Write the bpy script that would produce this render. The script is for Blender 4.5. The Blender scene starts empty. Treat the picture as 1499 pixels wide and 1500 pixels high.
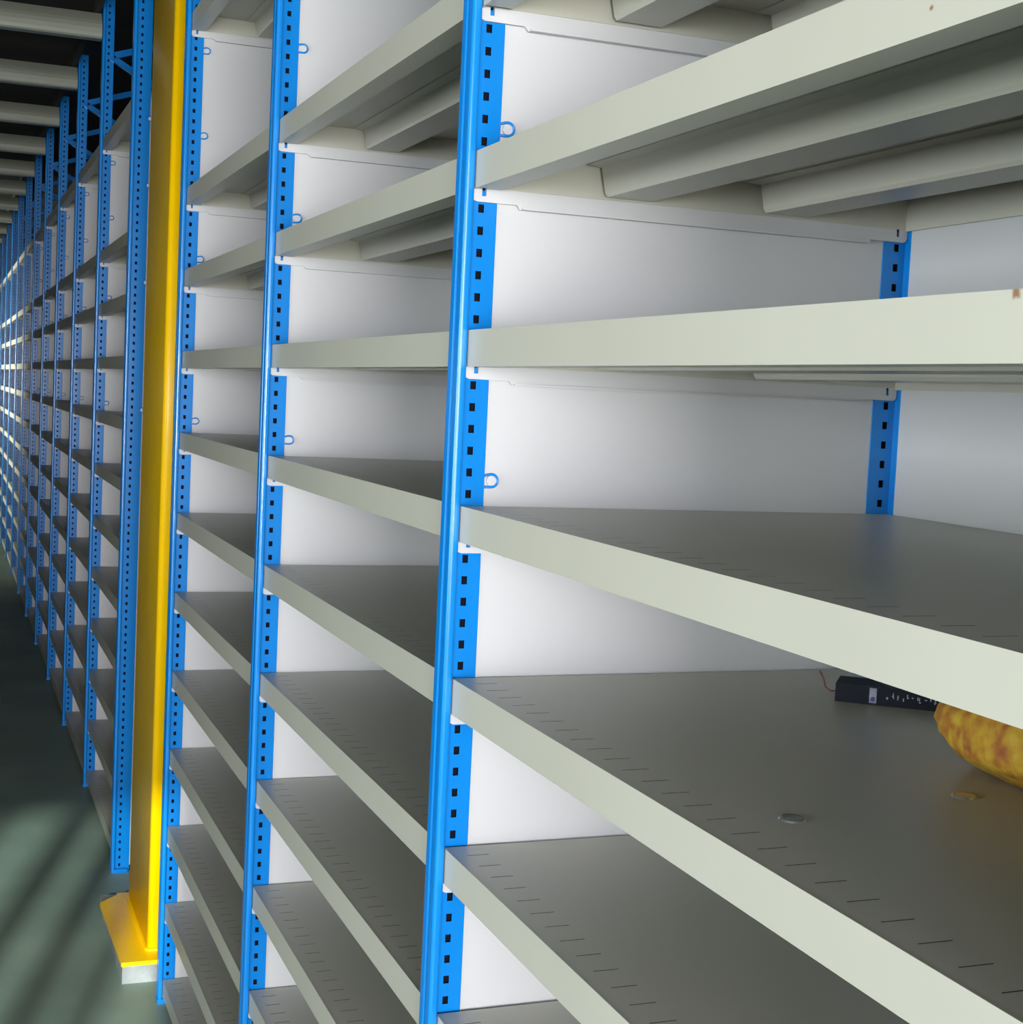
import bpy, math, random
from mathutils import Matrix, Vector

scene = bpy.context.scene
col = scene.collection
random.seed(4)

# ------------------------------------------------------------------ camera
F_PX, YAW, PITCH, ROLL = 2194.36, 0.3669, -0.0767, 0.0477
CAM = Vector((-0.5568, 0.0, 1.5869))
fw = Vector((math.sin(YAW) * math.cos(PITCH), math.cos(YAW) * math.cos(PITCH), math.sin(PITCH)))
rt0 = Vector((math.cos(YAW), -math.sin(YAW), 0))
up0 = rt0.cross(fw)
rt = rt0 * math.cos(ROLL) + up0 * math.sin(ROLL)
up = up0 * math.cos(ROLL) - rt0 * math.sin(ROLL)
cd = bpy.data.cameras.new('camera')
cd.sensor_fit = 'HORIZONTAL'
cd.sensor_width = 36.0
cd.lens = 36.0 * F_PX / 1499.0
cd.clip_start = 0.02
cam = bpy.data.objects.new('camera', cd)
col.objects.link(cam)
m = Matrix((rt, up, -fw)).transposed().to_4x4()
m.translation = CAM
cam.matrix_world = m
scene.camera = cam

# ------------------------------------------------------------------ world, sun, window daylight, exposure
world = bpy.data.worlds.new('sky')
scene.world = world
world.use_nodes = True
bg = world.node_tree.nodes['Background']
bg.inputs['Color'].default_value = (0.72, 0.85, 1.0, 1)
bg.inputs['Strength'].default_value = 0.6

SUN_AZ, SUN_EL = math.radians(15.0), math.radians(16.5)
sun_dir = Vector((math.sin(SUN_AZ) * math.cos(SUN_EL), math.cos(SUN_AZ) * math.cos(SUN_EL), -math.sin(SUN_EL)))
sd = bpy.data.lights.new('sun', 'SUN')
sd.energy = 10.0
sd.angle = math.radians(0.75)
sd.color = (0.93, 1.0, 0.93)
sun = bpy.data.objects.new('sun', sd)
col.objects.link(sun)
sun.rotation_euler = sun_dir.to_track_quat('-Z', 'Y').to_euler()

def window_light(name, loc, direction, w, h, energy, color, spread=180):
    d = bpy.data.lights.new(name, 'AREA')
    d.shape = 'RECTANGLE'
    d.size, d.size_y = w, h
    d.energy = energy
    d.color = color
    d.spread = math.radians(spread)
    o = bpy.data.objects.new(name, d)
    col.objects.link(o)
    o.location = loc
    o.rotation_euler = Vector(direction).to_track_quat('-Z', 'Y').to_euler()
    return o

# daylight in the window openings (the low one is added): cool sky light slanting down, warmer light thrown up from the yard outside
window_light('sky_light_end_window', (-2.6, -3.95, 1.85), (0.25, 1, -0.30), 1.2, 2.2, 75, (0.79, 0.81, 1.0), 120)
window_light('yard_light_end_window', (-2.6, -3.94, 1.6), (0.25, 1, 0.0), 1.2, 1.6, 50, (1.0, 0.97, 0.84), 120)
window_light('sky_light_added_window', (-0.8, -3.95, 1.4), (0, 1, -0.28), 1.4, 1.2, 150, (0.79, 0.81, 1.0), 130)  # lamp in the added low opening, grading light over the side panels
window_light('yard_light_added_window', (-0.8, -3.94, 1.4), (0, 1, 0.35), 1.4, 1.2, 185, (1.0, 0.97, 0.84), 130)  # second lamp of the added opening, lifting the shelf undersides
window_light('sky_light_side_window', (-4.42, 0.0, 1.5), (1, 0.0, 0.02), 2.6, 1.3, 112, (0.90, 0.98, 1.0), 110)
window_light('daylight_far_window', (-4.42, 14.0, 1.6), (1, 0, 0), 4.0, 0.8, 120, (1.0, 1.0, 0.86), 50)

vs = scene.view_settings
vs.view_transform = 'Standard'
vs.look = 'None'
vs.gamma = 1.0
vs.use_curve_mapping = False
vs.exposure = -0.32

# ------------------------------------------------------------------ materials
def newmat(name):
    mt = bpy.data.materials.new(name)
    mt.use_nodes = True
    return mt, mt.node_tree, mt.node_tree.nodes['Principled BSDF']

def paint(name, color, rough=0.4, vary=0.06, scale=8.0, bump=0.0, metallic=0.0, spec=0.5, spots=(), spot_color=(0.20, 0.08, 0.02, 1)):
    mt, nt, p = newmat(name)
    p.inputs['Roughness'].default_value = rough
    p.inputs['Metallic'].default_value = metallic
    p.inputs['Specular IOR Level'].default_value = spec
    geo = nt.nodes.new('ShaderNodeNewGeometry')
    nz = nt.nodes.new('ShaderNodeTexNoise')
    nz.inputs['Scale'].default_value = scale
    nz.inputs['Detail'].default_value = 5
    nt.links.new(geo.outputs['Position'], nz.inputs['Vector'])
    rp = nt.nodes.new('ShaderNodeValToRGB')
    c = Vector(color)
    lo, hi = c * (1 - vary), c * (1 + vary)
    rp.color_ramp.elements[0].position = 0.3
    rp.color_ramp.elements[1].position = 0.7
    rp.color_ramp.elements[0].color = (*lo, 1)
    rp.color_ramp.elements[1].color = (*hi, 1)
    nt.links.new(nz.outputs['Fac'], rp.inputs['Fac'])
    out = rp.outputs['Color']
    for (pos, rad) in spots:
        d = nt.nodes.new('ShaderNodeVectorMath'); d.operation = 'DISTANCE'
        n2 = nt.nodes.new('ShaderNodeTexNoise'); n2.inputs['Scale'].default_value = 160
        mixv = nt.nodes.new('ShaderNodeVectorMath'); mixv.operation = 'MULTIPLY_ADD'
        mixv.inputs[1].default_value = (rad * 1.6,) * 3
        nt.links.new(geo.outputs['Position'], n2.inputs['Vector'])
        nt.links.new(n2.outputs['Color'], mixv.inputs[0])
        nt.links.new(geo.outputs['Position'], mixv.inputs[2])
        nt.links.new(mixv.outputs['Vector'], d.inputs[0])
        d.inputs[1].default_value = Vector(pos) + Vector((rad * 0.8,) * 3)
        mr = nt.nodes.new('ShaderNodeMapRange')
        mr.inputs['From Min'].default_value = rad * 0.5
        mr.inputs['From Max'].default_value = rad * 1.2
        mr.inputs['To Min'].default_value = 0.85
        mr.inputs['To Max'].default_value = 0.0
        nt.links.new(d.outputs['Value'], mr.inputs['Value'])
        mx = nt.nodes.new('ShaderNodeMix'); mx.data_type = 'RGBA'
        nt.links.new(mr.outputs['Result'], mx.inputs['Factor'])
        nt.links.new(out, mx.inputs['A'])
        mx.inputs['B'].default_value = spot_color
        out = mx.outputs['Result']
    nt.links.new(out, p.inputs['Base Color'])
    if bump:
        bn = nt.nodes.new('ShaderNodeBump')
        bn.inputs['Strength'].default_value = bump
        bn.inputs['Distance'].default_value = 0.004
        n3 = nt.nodes.new('ShaderNodeTexNoise'); n3.inputs['Scale'].default_value = scale * 6
        nt.links.new(geo.outputs['Position'], n3.inputs['Vector'])
        nt.links.new(n3.outputs['Fac'], bn.inputs['Height'])
        nt.links.new(bn.outputs['Normal'], p.inputs['Normal'])
    return mt

M = {}
M['blue'] = paint('blue_post_paint', (0.001, 0.185, 0.57), 0.22, 0.03)
M['cavity'] = paint('hole_shade_paint', (0.006, 0.007, 0.012), 0.9, spec=0.05)  # near-black colour paints the darkness inside the post holes
M['slot'] = paint('slot_shade_paint', (0.05, 0.052, 0.048), 0.8, spec=0.1)  # dark colour paints shade into the shelf slots
M['cream'] = paint('cream_shelf_paint', (0.432, 0.425, 0.358), 0.38, 0.03, 3.0)
M['cream_rust'] = paint('cream_shelf_paint_with_rust_fleck', (0.432, 0.425, 0.358), 0.38, 0.03, 3.0,
                        spots=(((0.001, 0.685, 1.658), 0.004), ((0.001, 0.782, 1.834), 0.0022)))
M['panel'] = paint('white_panel_paint', (0.50, 0.50, 0.505), 0.45, 0.02, 3.0)
M['yellow'] = paint('yellow_column_paint', (0.88, 0.53, 0.001), 0.3, 0.05, 6.0, spec=0.3)
M['metal'] = paint('bright_zinc', (0.62, 0.65, 0.68), 0.25, 0.05, 20, metallic=0.9)
M['concrete'] = paint('plinth_concrete', (0.20, 0.215, 0.215), 0.85, 0.25, 14, bump=0.5)
M['floor'] = paint('floor_concrete', (0.20, 0.275, 0.225), 0.55, 0.16, 2.2, bump=0.15)
M['wall'] = paint('hall_wall_paint', (0.10, 0.105, 0.09), 0.8, 0.1, 1.5)
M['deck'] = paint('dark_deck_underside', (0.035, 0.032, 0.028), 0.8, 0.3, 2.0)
M['beam'] = paint('cream_beam_paint', (0.25, 0.265, 0.215), 0.32, 0.06, 3.0)
M['frame'] = paint('grey_window_frame', (0.4, 0.42, 0.42), 0.5, 0.05)
M['box'] = paint('black_blue_card', (0.006, 0.007, 0.014), 0.6, 0.2, 40, spec=0.15)
M['print_white'] = paint('pale_print', (0.22, 0.22, 0.27), 0.6, 0.3, 200)
M['print_blue'] = paint('blue_print', (0.03, 0.04, 0.22), 0.6)
M['wire'] = paint('dark_red_wire', (0.10, 0.02, 0.015), 0.5)

def sponge_mat():
    mt, nt, p = newmat('mottled_yellow_orange')
    p.inputs['Roughness'].default_value = 0.75
    geo = nt.nodes.new('ShaderNodeNewGeometry')
    n = nt.nodes.new('ShaderNodeTexNoise'); n.inputs['Scale'].default_value = 60; n.inputs['Detail'].default_value = 6
    n.inputs['Distortion'].default_value = 0.15
    nt.links.new(geo.outputs['Position'], n.inputs['Vector'])
    r = nt.nodes.new('ShaderNodeValToRGB')
    e = r.color_ramp.elements
    e[0].position, e[0].color = 0.28, (0.22, 0.06, 0.010, 1)
    e[1].position, e[1].color = 0.72, (0.42, 0.29, 0.03, 1)
    x = e.new(0.43); x.color = (0.30, 0.13, 0.010, 1)
    x = e.new(0.54); x.color = (0.36, 0.205, 0.008, 1)
    nt.links.new(n.outputs['Fac'], r.inputs['Fac'])
    nt.links.new(r.outputs['Color'], p.inputs['Base Color'])
    b = nt.nodes.new('ShaderNodeBump'); b.inputs['Strength'].default_value = 0.5; b.inputs['Distance'].default_value = 0.004
    nt.links.new(n.outputs['Fac'], b.inputs['Height']); nt.links.new(b.outputs['Normal'], p.inputs['Normal'])
    return mt
M['sponge'] = sponge_mat()

def glass_mat():
    mt, nt, p = newmat('window_glass')
    nt.nodes.remove(p)
    t = nt.nodes.new('ShaderNodeBsdfTransparent'); g = nt.nodes.new('ShaderNodeBsdfGlossy')
    g.inputs['Roughness'].default_value = 0.05
    mx = nt.nodes.new('ShaderNodeMixShader'); mx.inputs[0].default_value = 0.06
    nt.links.new(t.outputs[0], mx.inputs[1]); nt.links.new(g.outputs[0], mx.inputs[2])
    nt.links.new(mx.outputs[0], nt.nodes['Material Output'].inputs['Surface'])
    return mt
M['glass'] = glass_mat()

# ------------------------------------------------------------------ mesh helpers
class MB:
    def __init__(self):
        self.v, self.f, self.mi, self.sm = [], [], [], []
    def face(self, idx, mat=0, smooth=False):
        self.f.append(tuple(idx)); self.mi.append(mat); self.sm.append(smooth)
    def add(self, pts):
        n = len(self.v); self.v += [tuple(p) for p in pts]; return list(range(n, n + len(pts)))
    def box(self, x0, x1, y0, y1, z0, z1, mat=0):
        a = self.add([(x0, y0, z0), (x1, y0, z0), (x1, y1, z0), (x0, y1, z0), (x0, y0, z1), (x1, y0, z1), (x1, y1, z1), (x0, y1, z1)])
        for q in ((0, 3, 2, 1), (4, 5, 6, 7), (0, 1, 5, 4), (1, 2, 6, 5), (2, 3, 7, 6), (3, 0, 4, 7)):
            self.face([a[i] for i in q], mat)
    def prism(self, poly, fn, h0, h1, mat=0, smooth=False):
        """poly of 2D points (CCW as seen from +h); fn(a, b, h) -> xyz"""
        n = len(poly)
        lo = self.add([fn(a, b, h0) for a, b in poly]); hi = self.add([fn(a, b, h1) for a, b in poly])
        for i in range(n):
            j = (i + 1) % n
            self.face((lo[i], lo[j], hi[j], hi[i]), mat, smooth)
        self.face(lo[::-1], mat); self.face(hi, mat)
    def tube(self, pts, r, seg=8, mat=0):
        pts = [Vector(p) for p in pts]; rings = []
        for i, p in enumerate(pts):
            d = (pts[min(i + 1, len(pts) - 1)] - pts[max(i - 1, 0)]).normalized()
            s = d.orthogonal().normalized() if i == 0 else (s - d * s.dot(d)).normalized()
            t = d.cross(s)
            rings.append(self.add([p + (s * math.cos(2 * math.pi * k / seg) + t * math.sin(2 * math.pi * k / seg)) * r for k in range(seg)]))
        for a, b in zip(rings, rings[1:]):
            for k in range(seg):
                self.face((a[k], a[(k + 1) % seg], b[(k + 1) % seg], b[k]), mat, True)
        self.face(rings[0][::-1], mat); self.face(rings[-1], mat)
    def lathe(self, prof, c=(0, 0, 0), seg=20, mat=0):
        rings = [self.add([(c[0] + r * math.cos(2 * math.pi * k / seg), c[1] + r * math.sin(2 * math.pi * k / seg), c[2] + z) for k in range(seg)]) for r, z in prof]
        for a, b in zip(rings, rings[1:]):
            for k in range(seg):
                self.face((a[k], a[(k + 1) % seg], b[(k + 1) % seg], b[k]), mat, True)
        self.face(rings[-1], mat)
    def mesh(self, name, mats):
        me = bpy.data.meshes.new(name)
        me.from_pydata(self.v, [], self.f)
        for k in mats: me.materials.append(M[k])
        me.polygons.foreach_set('material_index', self.mi)
        me.polygons.foreach_set('use_smooth', self.sm)
        me.update()
        return me

def link(name, me, parent=None, loc=(0, 0, 0), rot=(0, 0, 0)):
    o = bpy.data.objects.new(name, me)
    col.objects.link(o)
    o.location = loc; o.rotation_euler = rot
    if parent is not None: o.parent = parent
    return o
def thing(name, label, cat, loc=(0, 0, 0), group=None):
    o = link(name, None, None, loc)
    o.empty_display_size = 0.05
    tag(o, label, cat, group)
    return o
def tag(o, label, cat, group=None):
    o['label'] = label; o['category'] = cat
    if group: o['group'] = group
    return o
def struct(name, mb, mats, label=None):
    o = link(name, mb.mesh(name, mats))
    o['kind'] = 'structure'
    if label: o['label'] = label
    return o
XY = lambda a, b, h: (a, b, h)
XZ = lambda a, b, h: (a, -h, b)      # polygon in x,z extruded along -y
def rounded(x0, x1, y0, y1, r, seg=4):
    pts = []
    for cx, cy, a0 in ((x1 - r, y0 + r, -90), (x1 - r, y1 - r, 0), (x0 + r, y1 - r, 90), (x0 + r, y0 + r, 180)):
        for k in range(seg + 1):
            a = math.radians(a0 + 90 * k / seg)
            pts.append((cx + r * math.cos(a), cy + r * math.sin(a)))
    return pts

# ------------------------------------------------------------------ key dimensions of the shelving run
DEPTH = 0.586
Y1, BAY, BAY2 = 1.6296, 1.0786, 1.0767
FR = [Y1 - BAY, Y1, Y1 + BAY, Y1 + 2 * BAY]                    # frames of the near run
Y4 = FR[3] + 1.066
FAR = [Y4 + BAY2 * k for k in range(0, 13)]                    # frames of the far run
HEIGHT = 3.0
LEVELS = [1.6119 + 0.2 * k for k in range(-8, 3)] + [2.432]    # shelf bracket heights
TOP = 0.0477

# ------------------------------------------------------------------ the setting
XL, XR, YB, YF, ZC = -4.5, 1.5, -4.0, 21.0, 3.0
b = MB(); b.box(XL - .2, XR + .2, YB - .2, YF + .2, -0.1, 0); struct('floor', b, ['floor'], 'grey green concrete floor of the aisle with soft streaks of light')
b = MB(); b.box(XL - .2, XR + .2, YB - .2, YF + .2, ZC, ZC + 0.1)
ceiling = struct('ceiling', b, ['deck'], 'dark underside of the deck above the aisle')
b = MB(); b.box(XR, XR + .15, YB - .15, YF + .15, 0, ZC); struct('wall_right', b, ['wall'])
b = MB(); b.box(XL - .15, XR + .15, YF, YF + .15, 0, ZC); struct('wall_far', b, ['wall'])

def wall_with_holes(name, axis, pos, a0, a1, holes):
    """wall slab along axis ('x' or 'y') with rectangular window openings"""
    mb = MB()
    def slab(p0, p1, z0, z1):
        if p1 - p0 < 1e-4: return
        if axis == 'x': mb.box(p0, p1, pos - .12, pos, z0, z1)
        else: mb.box(pos - .12, pos, p0, p1, z0, z1)
    cur = a0
    for (h0, h1, z0, z1) in holes:
        slab(cur, h0, 0, ZC); slab(h0, h1, 0, z0); slab(h0, h1, z1, ZC); cur = h1
    slab(cur, a1, 0, ZC)
    return struct(name, mb, ['wall'])
W1 = (-3.25, -2.05, 0.7, 2.98)
W4 = (-1.5, -0.1, 0.8, 2.0)
wall_with_holes('wall_near', 'x', YB, XL - .15, XR + .15, [W1, W4])
W2, W3 = (-1.3, 1.3, 0.85, 2.15), (12.0, 16.0, 1.15, 2.05)
wall_with_holes('wall_left', 'y', XL, YB, YF, [W2, W3])
def window(name, axis, pos, w, nbars, bar, jit=0.0):
    mb = MB(); a0, a1, z0, z1 = w
    def bx(mbx, p0, p1, q0, q1, t0=-.09, t1=-.04):
        if axis == 'x': mbx.box(p0, p1, pos + t0, pos + t1, q0, q1)
        else: mbx.box(pos + t0, pos + t1, p0, p1, q0, q1)
    for p0, p1, q0, q1 in ((a0, a0 + .05, z0, z1), (a1 - .05, a1, z0, z1), (a0, a1, z0, z0 + .05), (a0, a1, z1 - .03, z1)):
        bx(mb, p0, p1, q0, q1)
    o = struct(name, mb, ['frame'])
    step = (a1 - a0) / (nbars + 1)
    for k in range(1, nbars + 1):
        g = MB(); c = a0 + step * k + jit * math.sin(k * 2.3); wd = bar * (1 + 6 * jit * math.cos(k * 1.7)); bx(g, c - wd / 2, c + wd / 2, z0, z1)
        link('mullion', g.mesh('mullion', ['frame']), o)
    for k in range(nbars + 1):
        g = MB(); bx(g, a0 + step * k, a0 + step * (k + 1), z0, z1, -.068, -.064)
        link('pane', g.mesh('pane', ['glass']), o)
    return o
window('window_1', 'x', YB, W1, 5, 0.09, 0.05)  # unseen bars, widths and spacing shaped to streak the sunlight on the floor
window('added_low_window', 'x', YB, W4, 2, 0.05)  # unseen opening added so light falls off across the side panels
window('window_2', 'y', XL, W2, 3, 0.05)
window('window_3', 'y', XL, W3, 4, 0.05)

# cream joists across the aisle, one at each upright, under the deck
prof = [(-.022, 0.0), (.026, 0.0), (.030, .006), (.030, .098), (.012, .100), (-.004, .084), (-.020, .066), (-.029, .052), (-.033, .036), (-.033, .018), (-.029, .006)]
bm_ = MB(); bm_.prism(prof, lambda a, z, h: (h, a, z), XL, -0.0145)
beam_me = bm_.mesh('beam', ['beam'])
for y in FR + FAR:
    link('beam', beam_me, ceiling, (0, y, 2.845))
bb = MB(); bb.box(-.040, -.0185, YB, YF, 2.95, ZC); link('shade_strip', bb.mesh('shade_strip', ['deck']), ceiling)  # dark strip added to stand for the shade over the post tops
# ------------------------------------------------------------------ shelving meshes
def post_mesh(name, web_x, hole_x):
    mb = MB()
    # front flange with a groove down the middle
    hw, t0, r = 0.0195, -0.0115, 0.0042
    poly = []
    def arc(cx, cy, a0, a1, n=6, rr=r):
        for k in range(n + 1):
            a = math.radians(a0 + (a1 - a0) * k / n); poly.append((cx + rr * math.cos(a), cy + rr * math.sin(a)))
    arc(-r, hw - r, 0, 90)
    arc(t0 + r, hw - r, 90, 180)
    arc(t0 + .003, .0055, 180, 270, 4, .003)
    poly.append((t0 + .0095, .0020)); poly.append((t0 + .0095, -.0035))
    arc(t0 + .003, -.0065, 90, 180, 4, .003)
    arc(t0 + r, -hw + r, 180, 270)
    arc(-r, -hw + r, 270, 360)
    mb.prism(poly, XY, 0, HEIGHT)
    # perforated web
    x0, x1, t = -0.002, web_x, 0.005
    hx0, hx1 = hole_x - .0034, hole_x + .0034
    ncell = int((HEIGHT - .0104) / .025)
    for s in (-1, 1):
        def q(p, mat=0):
            if s > 0: p = p[::-1]
            mb.face(mb.add(p), mat)
        q([(x0, s * t, 0), (x1, s * t, 0), (x1, s * t, .0104), (x0, s * t, .0104)])
        zt = .0104 + ncell * .025
        q([(x0, s * t, zt), (x1, s * t, zt), (x1, s * t, HEIGHT), (x0, s * t, HEIGHT)])
        for k in range(ncell):
            z0 = .0104 + .025 * k; z1 = z0 + .025; a, c = z0 + .0078, z1 - .0078
            Y = s * t; Yi = s * .001
            o = [(x0, Y, z0), (x1, Y, z0), (x1, Y, z1), (x0, Y, z1)]
            i = [(hx0, Y, a), (hx1, Y, a), (hx1, Y, c), (hx0, Y, c)]
            d = [(p[0], Yi, p[2]) for p in i]
            for n in range(4):
                n2 = (n + 1) % 4
                q([o[n], o[n2], i[n2], i[n]])
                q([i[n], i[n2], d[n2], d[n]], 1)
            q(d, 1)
    mb.face(mb.add([(x1, -t, 0), (x1, t, 0), (x1, t, HEIGHT), (x1, -t, HEIGHT)]))
    mb.face(mb.add([(x0, -t, HEIGHT), (x1, -t, HEIGHT), (x1, t, HEIGHT), (x0, t, HEIGHT)]))
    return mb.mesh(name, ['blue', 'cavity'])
POST = post_mesh('upright_post', 0.032, 0.0130)
POST_WIDE = post_mesh('wide_upright_post', 0.046, 0.0150)

def foot_mesh():
    mb = MB(); mb.box(-.0135, .036, -.0215, .0215, 0, .003); mb.box(-.0125, .034, -.0205, .0205, .003, .012)
    return mb.mesh('foot', ['blue'])
FOOT = foot_mesh()

def side_panel_mesh():
    mb = MB()
    mb.box(.029, .557, -.003, .003, .02, 2.46)
    mb.box(.0325, .0345, -.0042, .0042, .02, 2.46)      # folded front edge
    return mb.mesh('side_panel', ['panel'])
SIDE = side_panel_mesh()
def back_panel_mesh(l):
    mb = MB(); mb.box(DEPTH + .0005, DEPTH + .004, .008, l - .008, .02, 2.46)
    return mb.mesh('back_panel', ['panel'])
BACK = back_panel_mesh(BAY)

def bracket_mesh():
    mb = MB()
    # hooked tip | notch | body, stepped down behind the posts
    up_, lo, st = .0105, -.0070, -.0120
    segs = []
    tip = [(.0012, -.002), (.0025, -.0055), (.006, lo), (.012, lo), (.012, up_ - .001), (.0012, up_ - .001)]
    mb.prism(tip, XZ, .0055, .0095)
    mb.prism([(.012, lo), (.017, lo), (.017, -.0005), (.012, -.0005)], XZ, .0055, .0095)
    mid = [(.017, lo), (.055, lo), (.059, st), (DEPTH - .059, st), (DEPTH - .055, lo), (DEPTH - .017, lo), (DEPTH - .017, up_), (.017, up_)]
    mb.prism(mid, XZ, .0055, .0095)
    mb.prism([(DEPTH - .017, lo), (DEPTH - .012, lo), (DEPTH - .012, -.0005), (DEPTH - .017, -.0005)], XZ, .0055, .0095)
    rear = [(DEPTH - x, z) for x, z in tip][::-1]
    mb.prism(rear, XZ, .0055, .0095)
    # folded foot of the bracket
    mb.prism([(.060, st), (DEPTH - .060, st), (DEPTH - .060, st + .0022), (.060, st + .0022)], XZ, .0095, .0150)
    return mb.mesh('shelf_bracket', ['panel'])
BRACKET = bracket_mesh()

SH = BAY / 2 - 0.0105
def shelf_mesh(matname):
    mb = MB()
    x0, x1 = .0015, DEPTH - .004
    zt, zb = TOP, TOP - .041
    s0, s1, cell = .018, .044, .0395
    n = int(2 * SH / cell); y0 = -n * cell / 2
    T = .0016
    # top sheet: front strip, slotted strip, main sheet
    mb.box(x0, s0 - .003, -SH, SH, zt - T, zt)
    mb.box(s1 + .003, x1, -SH, SH, zt - T, zt)
    a, c = s0 - .003, s1 + .003
    mb.box(a, c, -SH, y0, zt - T, zt); mb.box(a, c, y0 + n * cell, SH, zt - T, zt)
    for k in range(n):
        p0 = y0 + k * cell; p1 = p0 + cell; m0, m1 = (p0 + p1) / 2 - .0007, (p0 + p1) / 2 + .0007
        for Z, fl in ((zt, 1), (zt - T, -1)):
            o = [(a, p0, Z), (c, p0, Z), (c, p1, Z), (a, p1, Z)]; i = [(s0, m0, Z), (s1, m0, Z), (s1, m1, Z), (s0, m1, Z)]
            for e in range(4):
                e2 = (e + 1) % 4; f = [o[e], o[e2], i[e2], i[e]]
                mb.face(mb.add(f if fl > 0 else f[::-1]))
        i0 = [(s0, m0), (s1, m0), (s1, m1), (s0, m1)]
        for e in range(4):
            e2 = (e + 1) % 4
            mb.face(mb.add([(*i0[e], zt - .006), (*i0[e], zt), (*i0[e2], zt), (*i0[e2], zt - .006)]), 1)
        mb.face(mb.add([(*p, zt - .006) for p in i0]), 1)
    # folded front edge and returns, rear edge, ends
    mb.box(x0 - .0008, x0 + .0010, -SH, SH, zb, zt + .0003)
    mb.box(x0 + .0010, x0 + .030, -SH + .012, SH - .012, zb, zb + .0015)
    mb.box(x0 + .030, x0 + .0315, -SH + .012, SH - .012, zb, zb + .012)
    mb.box(x1 - .0015, x1, -SH, SH, zb, zt)
    for s in (-1, 1):
        mb.box(x0 + .0010, x1 - .0015, s * SH - .0008, s * SH + .0008, zb + .002, zt - T)
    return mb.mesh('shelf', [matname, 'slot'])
SHELF, SHELF_RUST = shelf_mesh('cream'), shelf_mesh('cream_rust')

def rib_mesh():
    mb = MB(); y = SH - .012
    zt, zb = TOP - .0017, .0105
    poly = [(-.024, zt), (-.024, zt - .0015), (-.006, zt - .003), (0, zb + .004), (.003, zb), (.061, zb), (.064, zb + .004), (.072, zt - .003), (.090, zt - .0015), (.090, zt)]
    mb.prism(poly, lambda a, z, h: (a, -h, z), -y, y)
    return mb.mesh('stiffener', ['cream'])
RIB = rib_mesh()

def clip_mesh():
    mb = MB(); R = .0074
    pts = [(.031, -.0065, -.0074), (.038, -.0065, -.0074)] + [(.0405 + R * math.cos(a), -.0065, R * math.sin(a)) for a in [math.radians(-90 + 22.5 * k) for k in range(9)]] + [(.036, -.0065, .0070), (.031, -.0065, .0055)]
    mb.tube(pts, .0016, 6)
    return mb.mesh('panel_clip', ['blue'])
CLIP = clip_mesh()
def clip_disc():
    mb = MB(); n = 14
    mb.prism([(.0405 + .0060 * math.cos(2 * math.pi * k / n), .0060 * math.sin(2 * math.pi * k / n)) for k in range(n)], XZ, .0032, .0060)
    return mb.mesh('clip_stud', ['panel'])
STUD = clip_disc()

def brace_mesh(z0, z1):
    mb = MB()
    for k in (0,):
        a, c = Vector((.020, 0, z0)), Vector((DEPTH - .020, 0, z1)); d = (c - a).normalized(); n = Vector((-d.z, 0, d.x)) * .013
        q = [a - n, c - n, c + n, a + n]
        mb.prism([(p.x, p.z) for p in q], XZ, -.009, -.006)
        q = [a - n, c - n, c - n * .75, a - n * .75]
        mb.prism([(p.x, p.z) for p in q], XZ, -.006, .010)
    return mb.mesh('brace', ['blue'])
BRACES = [brace_mesh(2.79, 2.49), brace_mesh(2.79, 2.97)]

CLIPS = (1.489, 1.889, 2.19, 2.395)
def add_frame(unit, y, wide=False, brackets=True):
    link('upright_post', POST_WIDE if wide else POST, unit, (-0.006 if wide else 0, y, 0))
    link('upright_post', POST, unit, (DEPTH, y, 0), (0, 0, math.pi))
    link('side_panel', SIDE, unit, (0, y, 0))
    link('foot', FOOT, unit, (0, y, 0)); link('foot', FOOT, unit, (DEPTH, y, 0), (0, 0, math.pi))
    for me in BRACES: link('brace', me, unit, (0, y, 0))
    for z in CLIPS:
        c = link('panel_clip', CLIP, unit, (0, y, z)); link('stud', STUD, c, (0, 0, 0))
    if brackets:
        for z in LEVELS: link('shelf_bracket', BRACKET, unit, (0, y, z))

def add_bay(label, y0, y1, first=False, wide_first=False, ribs=True, rust=False):
    u = thing('shelving_unit', label, 'shelving', (0, (y0 + y1) / 2, 0), 'open steel shelving bays in the row')
    c = (y0 + y1) / 2
    if first: add_frame(u, y0 - c, wide_first, False)
    add_frame(u, y1 - c)
    link('back_panel', BACK, u, (0, y0 - c, 0))
    shelves = []
    for z in LEVELS:
        s = link('shelf', SHELF_RUST if rust else SHELF, u, (0, 0, z)); shelves.append(s)
        if ribs:
            for x in (.158, .368): link('stiffener', RIB, s, (x, 0, 0))
    return u, shelves

near, near_shelves = add_bay('nearest open steel shelving bay, cream shelves, filling the right half of the picture', FR[0], FR[1], True, rust=True)
add_bay('second bay of cream shelves from the right, between the two nearest blue posts', FR[1], FR[2])
add_bay('third bay of cream shelves, just right of the yellow column', FR[2], FR[3])
names = ['first', 'second', 'third', 'fourth', 'fifth', 'sixth', 'seventh', 'eighth', 'ninth', 'tenth', 'eleventh', 'twelfth']
for k in range(len(FAR) - 1):
    lab = '%s shelving bay beyond the yellow column, counting into the distance along the row' % names[k]
    if k == 0: lab = 'first shelving bay beyond the yellow column, starting at the broad blue post'
    add_bay(lab, FAR[k], FAR[k + 1], k == 0, True, ribs=k < 5)

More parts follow.
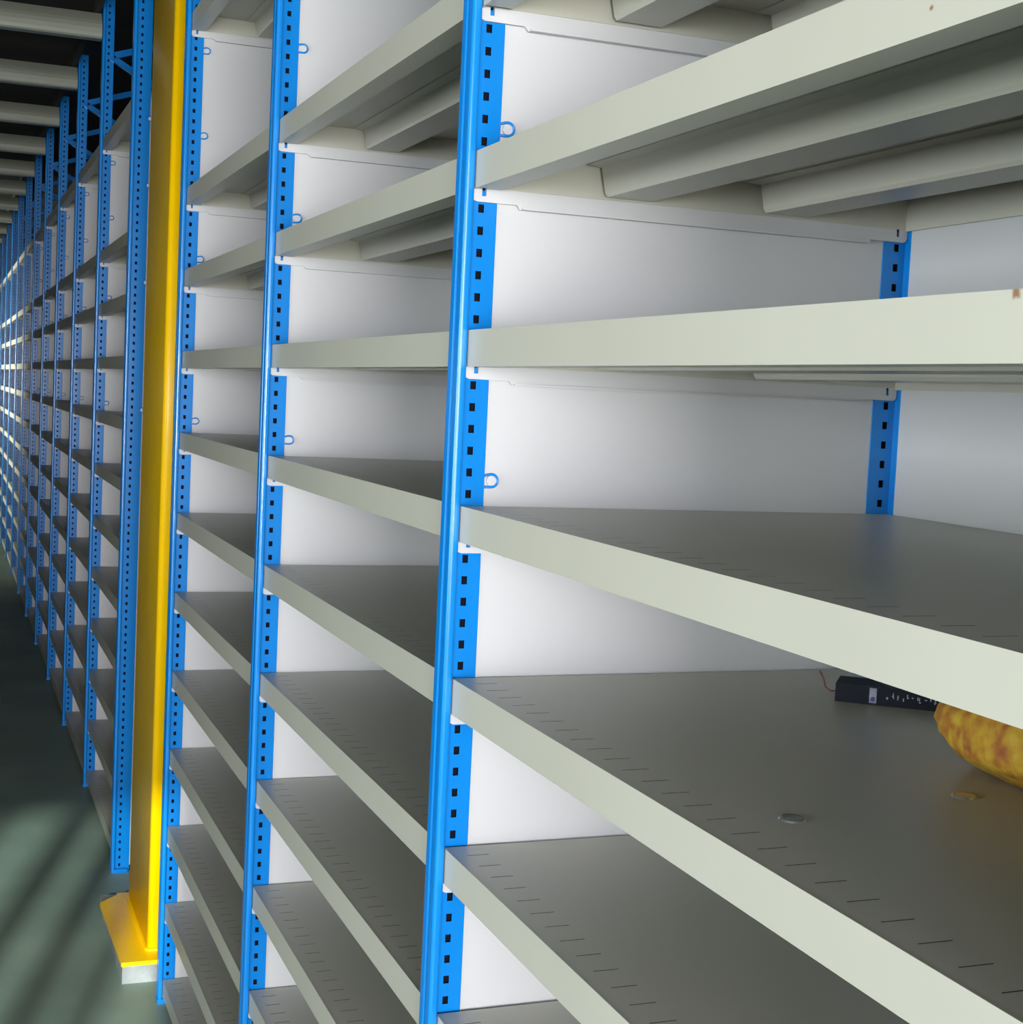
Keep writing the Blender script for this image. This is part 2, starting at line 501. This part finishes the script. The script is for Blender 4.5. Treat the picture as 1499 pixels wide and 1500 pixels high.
# two shiny dished bolt heads on the third shelf below eye level
def bolt_mesh():
    mb = MB(); mb.lathe([(.0112, 0), (.0106, .0014), (.0094, .0018), (.0070, .0006), (.0040, .0004), (.0005, .0010)], seg=24)
    return mb.mesh('bolt_head', ['metal'])
BOLT = bolt_mesh()
sh = near_shelves[6]
cy = (FR[0] + FR[1]) / 2
for (x, y) in ((.088, 1.018), (.280, 1.050)):
    o = link('bolt_head', BOLT, sh, (x, y - cy, TOP)); o['label'] = 'shiny dished bolt head'

# ------------------------------------------------------------------ yellow building column between the two runs
CX0, CX1, CY0, CY1 = -0.012, 0.30, 3.985, 4.42
cl = thing('steel_column', 'tall yellow painted steel column on a low concrete plinth between the blue posts', 'column', (0.12, 4.2, 0))
def local(o, root): o.location = (o.location.x - root.location.x, o.location.y - root.location.y, 0); return o
g = MB(); g.prism(rounded(CX0, CX1, CY0, CY1, .014, 6), XY, .058, ZC, 0, True)
local(link('shaft', g.mesh('shaft', ['yellow']), cl), cl)
g = MB(); g.prism(rounded(CX0 - .006, CX1 + .006, CY0 - .007, CY1 + .006, .018, 6), XY, .058, .066, 0, True)
local(link('weld_collar', g.mesh('weld_collar', ['yellow']), cl), cl)
g = MB(); g.prism([(-.087, 3.915), (.37, 3.915), (.37, 4.47), (-.04, 4.47), (-.04, 4.455), (-.095, 4.395)], XY, .048, .059)
local(link('base_plate', g.mesh('base_plate', ['yellow']), cl), cl)
g = MB(); g.prism([(-.084, 3.918), (.37, 3.918), (.37, 4.49), (-.084, 4.49)], XY, 0, .048)
p = local(link('plinth', g.mesh('plinth', ['concrete']), cl), cl); p['label'] = 'low grey concrete plinth'

# ------------------------------------------------------------------ things left on the shelf of the nearest bay
zs = LEVELS[6] + TOP + .0002
ang = math.atan2(1.36 - 1.437, .495 - .40)
bx = thing('flat_box', 'flat black box with pale printed marks lying at the back of the shelf', 'box', (.40, 1.437, zs))
bx.rotation_euler.z = ang
g = MB(); g.box(0, .17, 0, .05, 0, .021); link('carton', g.mesh('carton', ['box']), bx)
g = MB(); g.box(.038, .046, -.0006, .0002, .002, .019); lb = link('printed_label', g.mesh('printed_label', ['print_white']), bx)
n = 12
g = MB(); g.prism([(.042 + .0025 * math.cos(2 * math.pi * k / n), .0065 + .0028 * math.sin(2 * math.pi * k / n)) for k in range(n)], XZ, .0005, .0011)
link('printed_oval', g.mesh('printed_oval', ['print_blue']), lb)
random.seed(9)
x = .056
while x < .115:
    w = random.uniform(.0020, .0050)
    g = MB(); z0 = .007
    for q in range(random.randint(1, 3)):
        a0 = x + random.uniform(0, w * .6); b0 = z0 + random.uniform(0, .005)
        if random.random() < .5: g.box(a0, a0 + .0011, -.0006, .0002, b0, b0 + random.uniform(.002, .005))
        else: g.box(a0, a0 + w * .6, -.0006, .0002, b0, b0 + .0011)
    link('printed_mark', g.mesh('printed_mark', ['print_white']), bx)
    x += w + .003
g = MB(); g.tube([(.002, .006, .010), (-.006, .006, .010), (-.012, .010, .013), (-.016, .012, .024), (-.020, .014, .030)], .0011, 6)
link('wire', g.mesh('wire', ['wire']), bx)

def lump():
    from mathutils import noise
    mb = MB(); nu, nv = 48, 24
    A, B, H = .120, .135, .095
    rows = []
    for j in range(nv + 1):
        ph = max(min(-math.pi / 2 + math.pi * j / nv, 1.5705), -1.5705)
        row = []
        for i in range(nu):
            th = 2 * math.pi * i / nu
            d = Vector((math.cos(ph) * math.cos(th), math.cos(ph) * math.sin(th), math.sin(ph)))
            k = 1 + .10 * noise.noise(d * 1.7 + Vector((3, 1, 7))) + .03 * noise.noise(d * 6)
            e = .72
            sx = lambda v: math.copysign(abs(v) ** e, v)
            z = sx(d.z) * H * .5 * k
            row.append((sx(math.cos(th)) * math.cos(ph) ** e * A * k, sx(math.sin(th)) * math.cos(ph) ** e * B * k, max(z + H * .46, 0.0)))
        rows.append(mb.add(row))
    for a, c in zip(rows, rows[1:]):
        for i in range(nu):
            i2 = (i + 1) % nu
            mb.face((a[i], a[i2], c[i2], c[i]), 0, True)
    return mb.mesh('sponge', ['sponge'])
sp = link('sponge', lump(), None, (.430, 1.054, zs))
tag(sp, 'rounded mottled yellow and orange sponge lying on the shelf in the nearest bay', 'sponge')
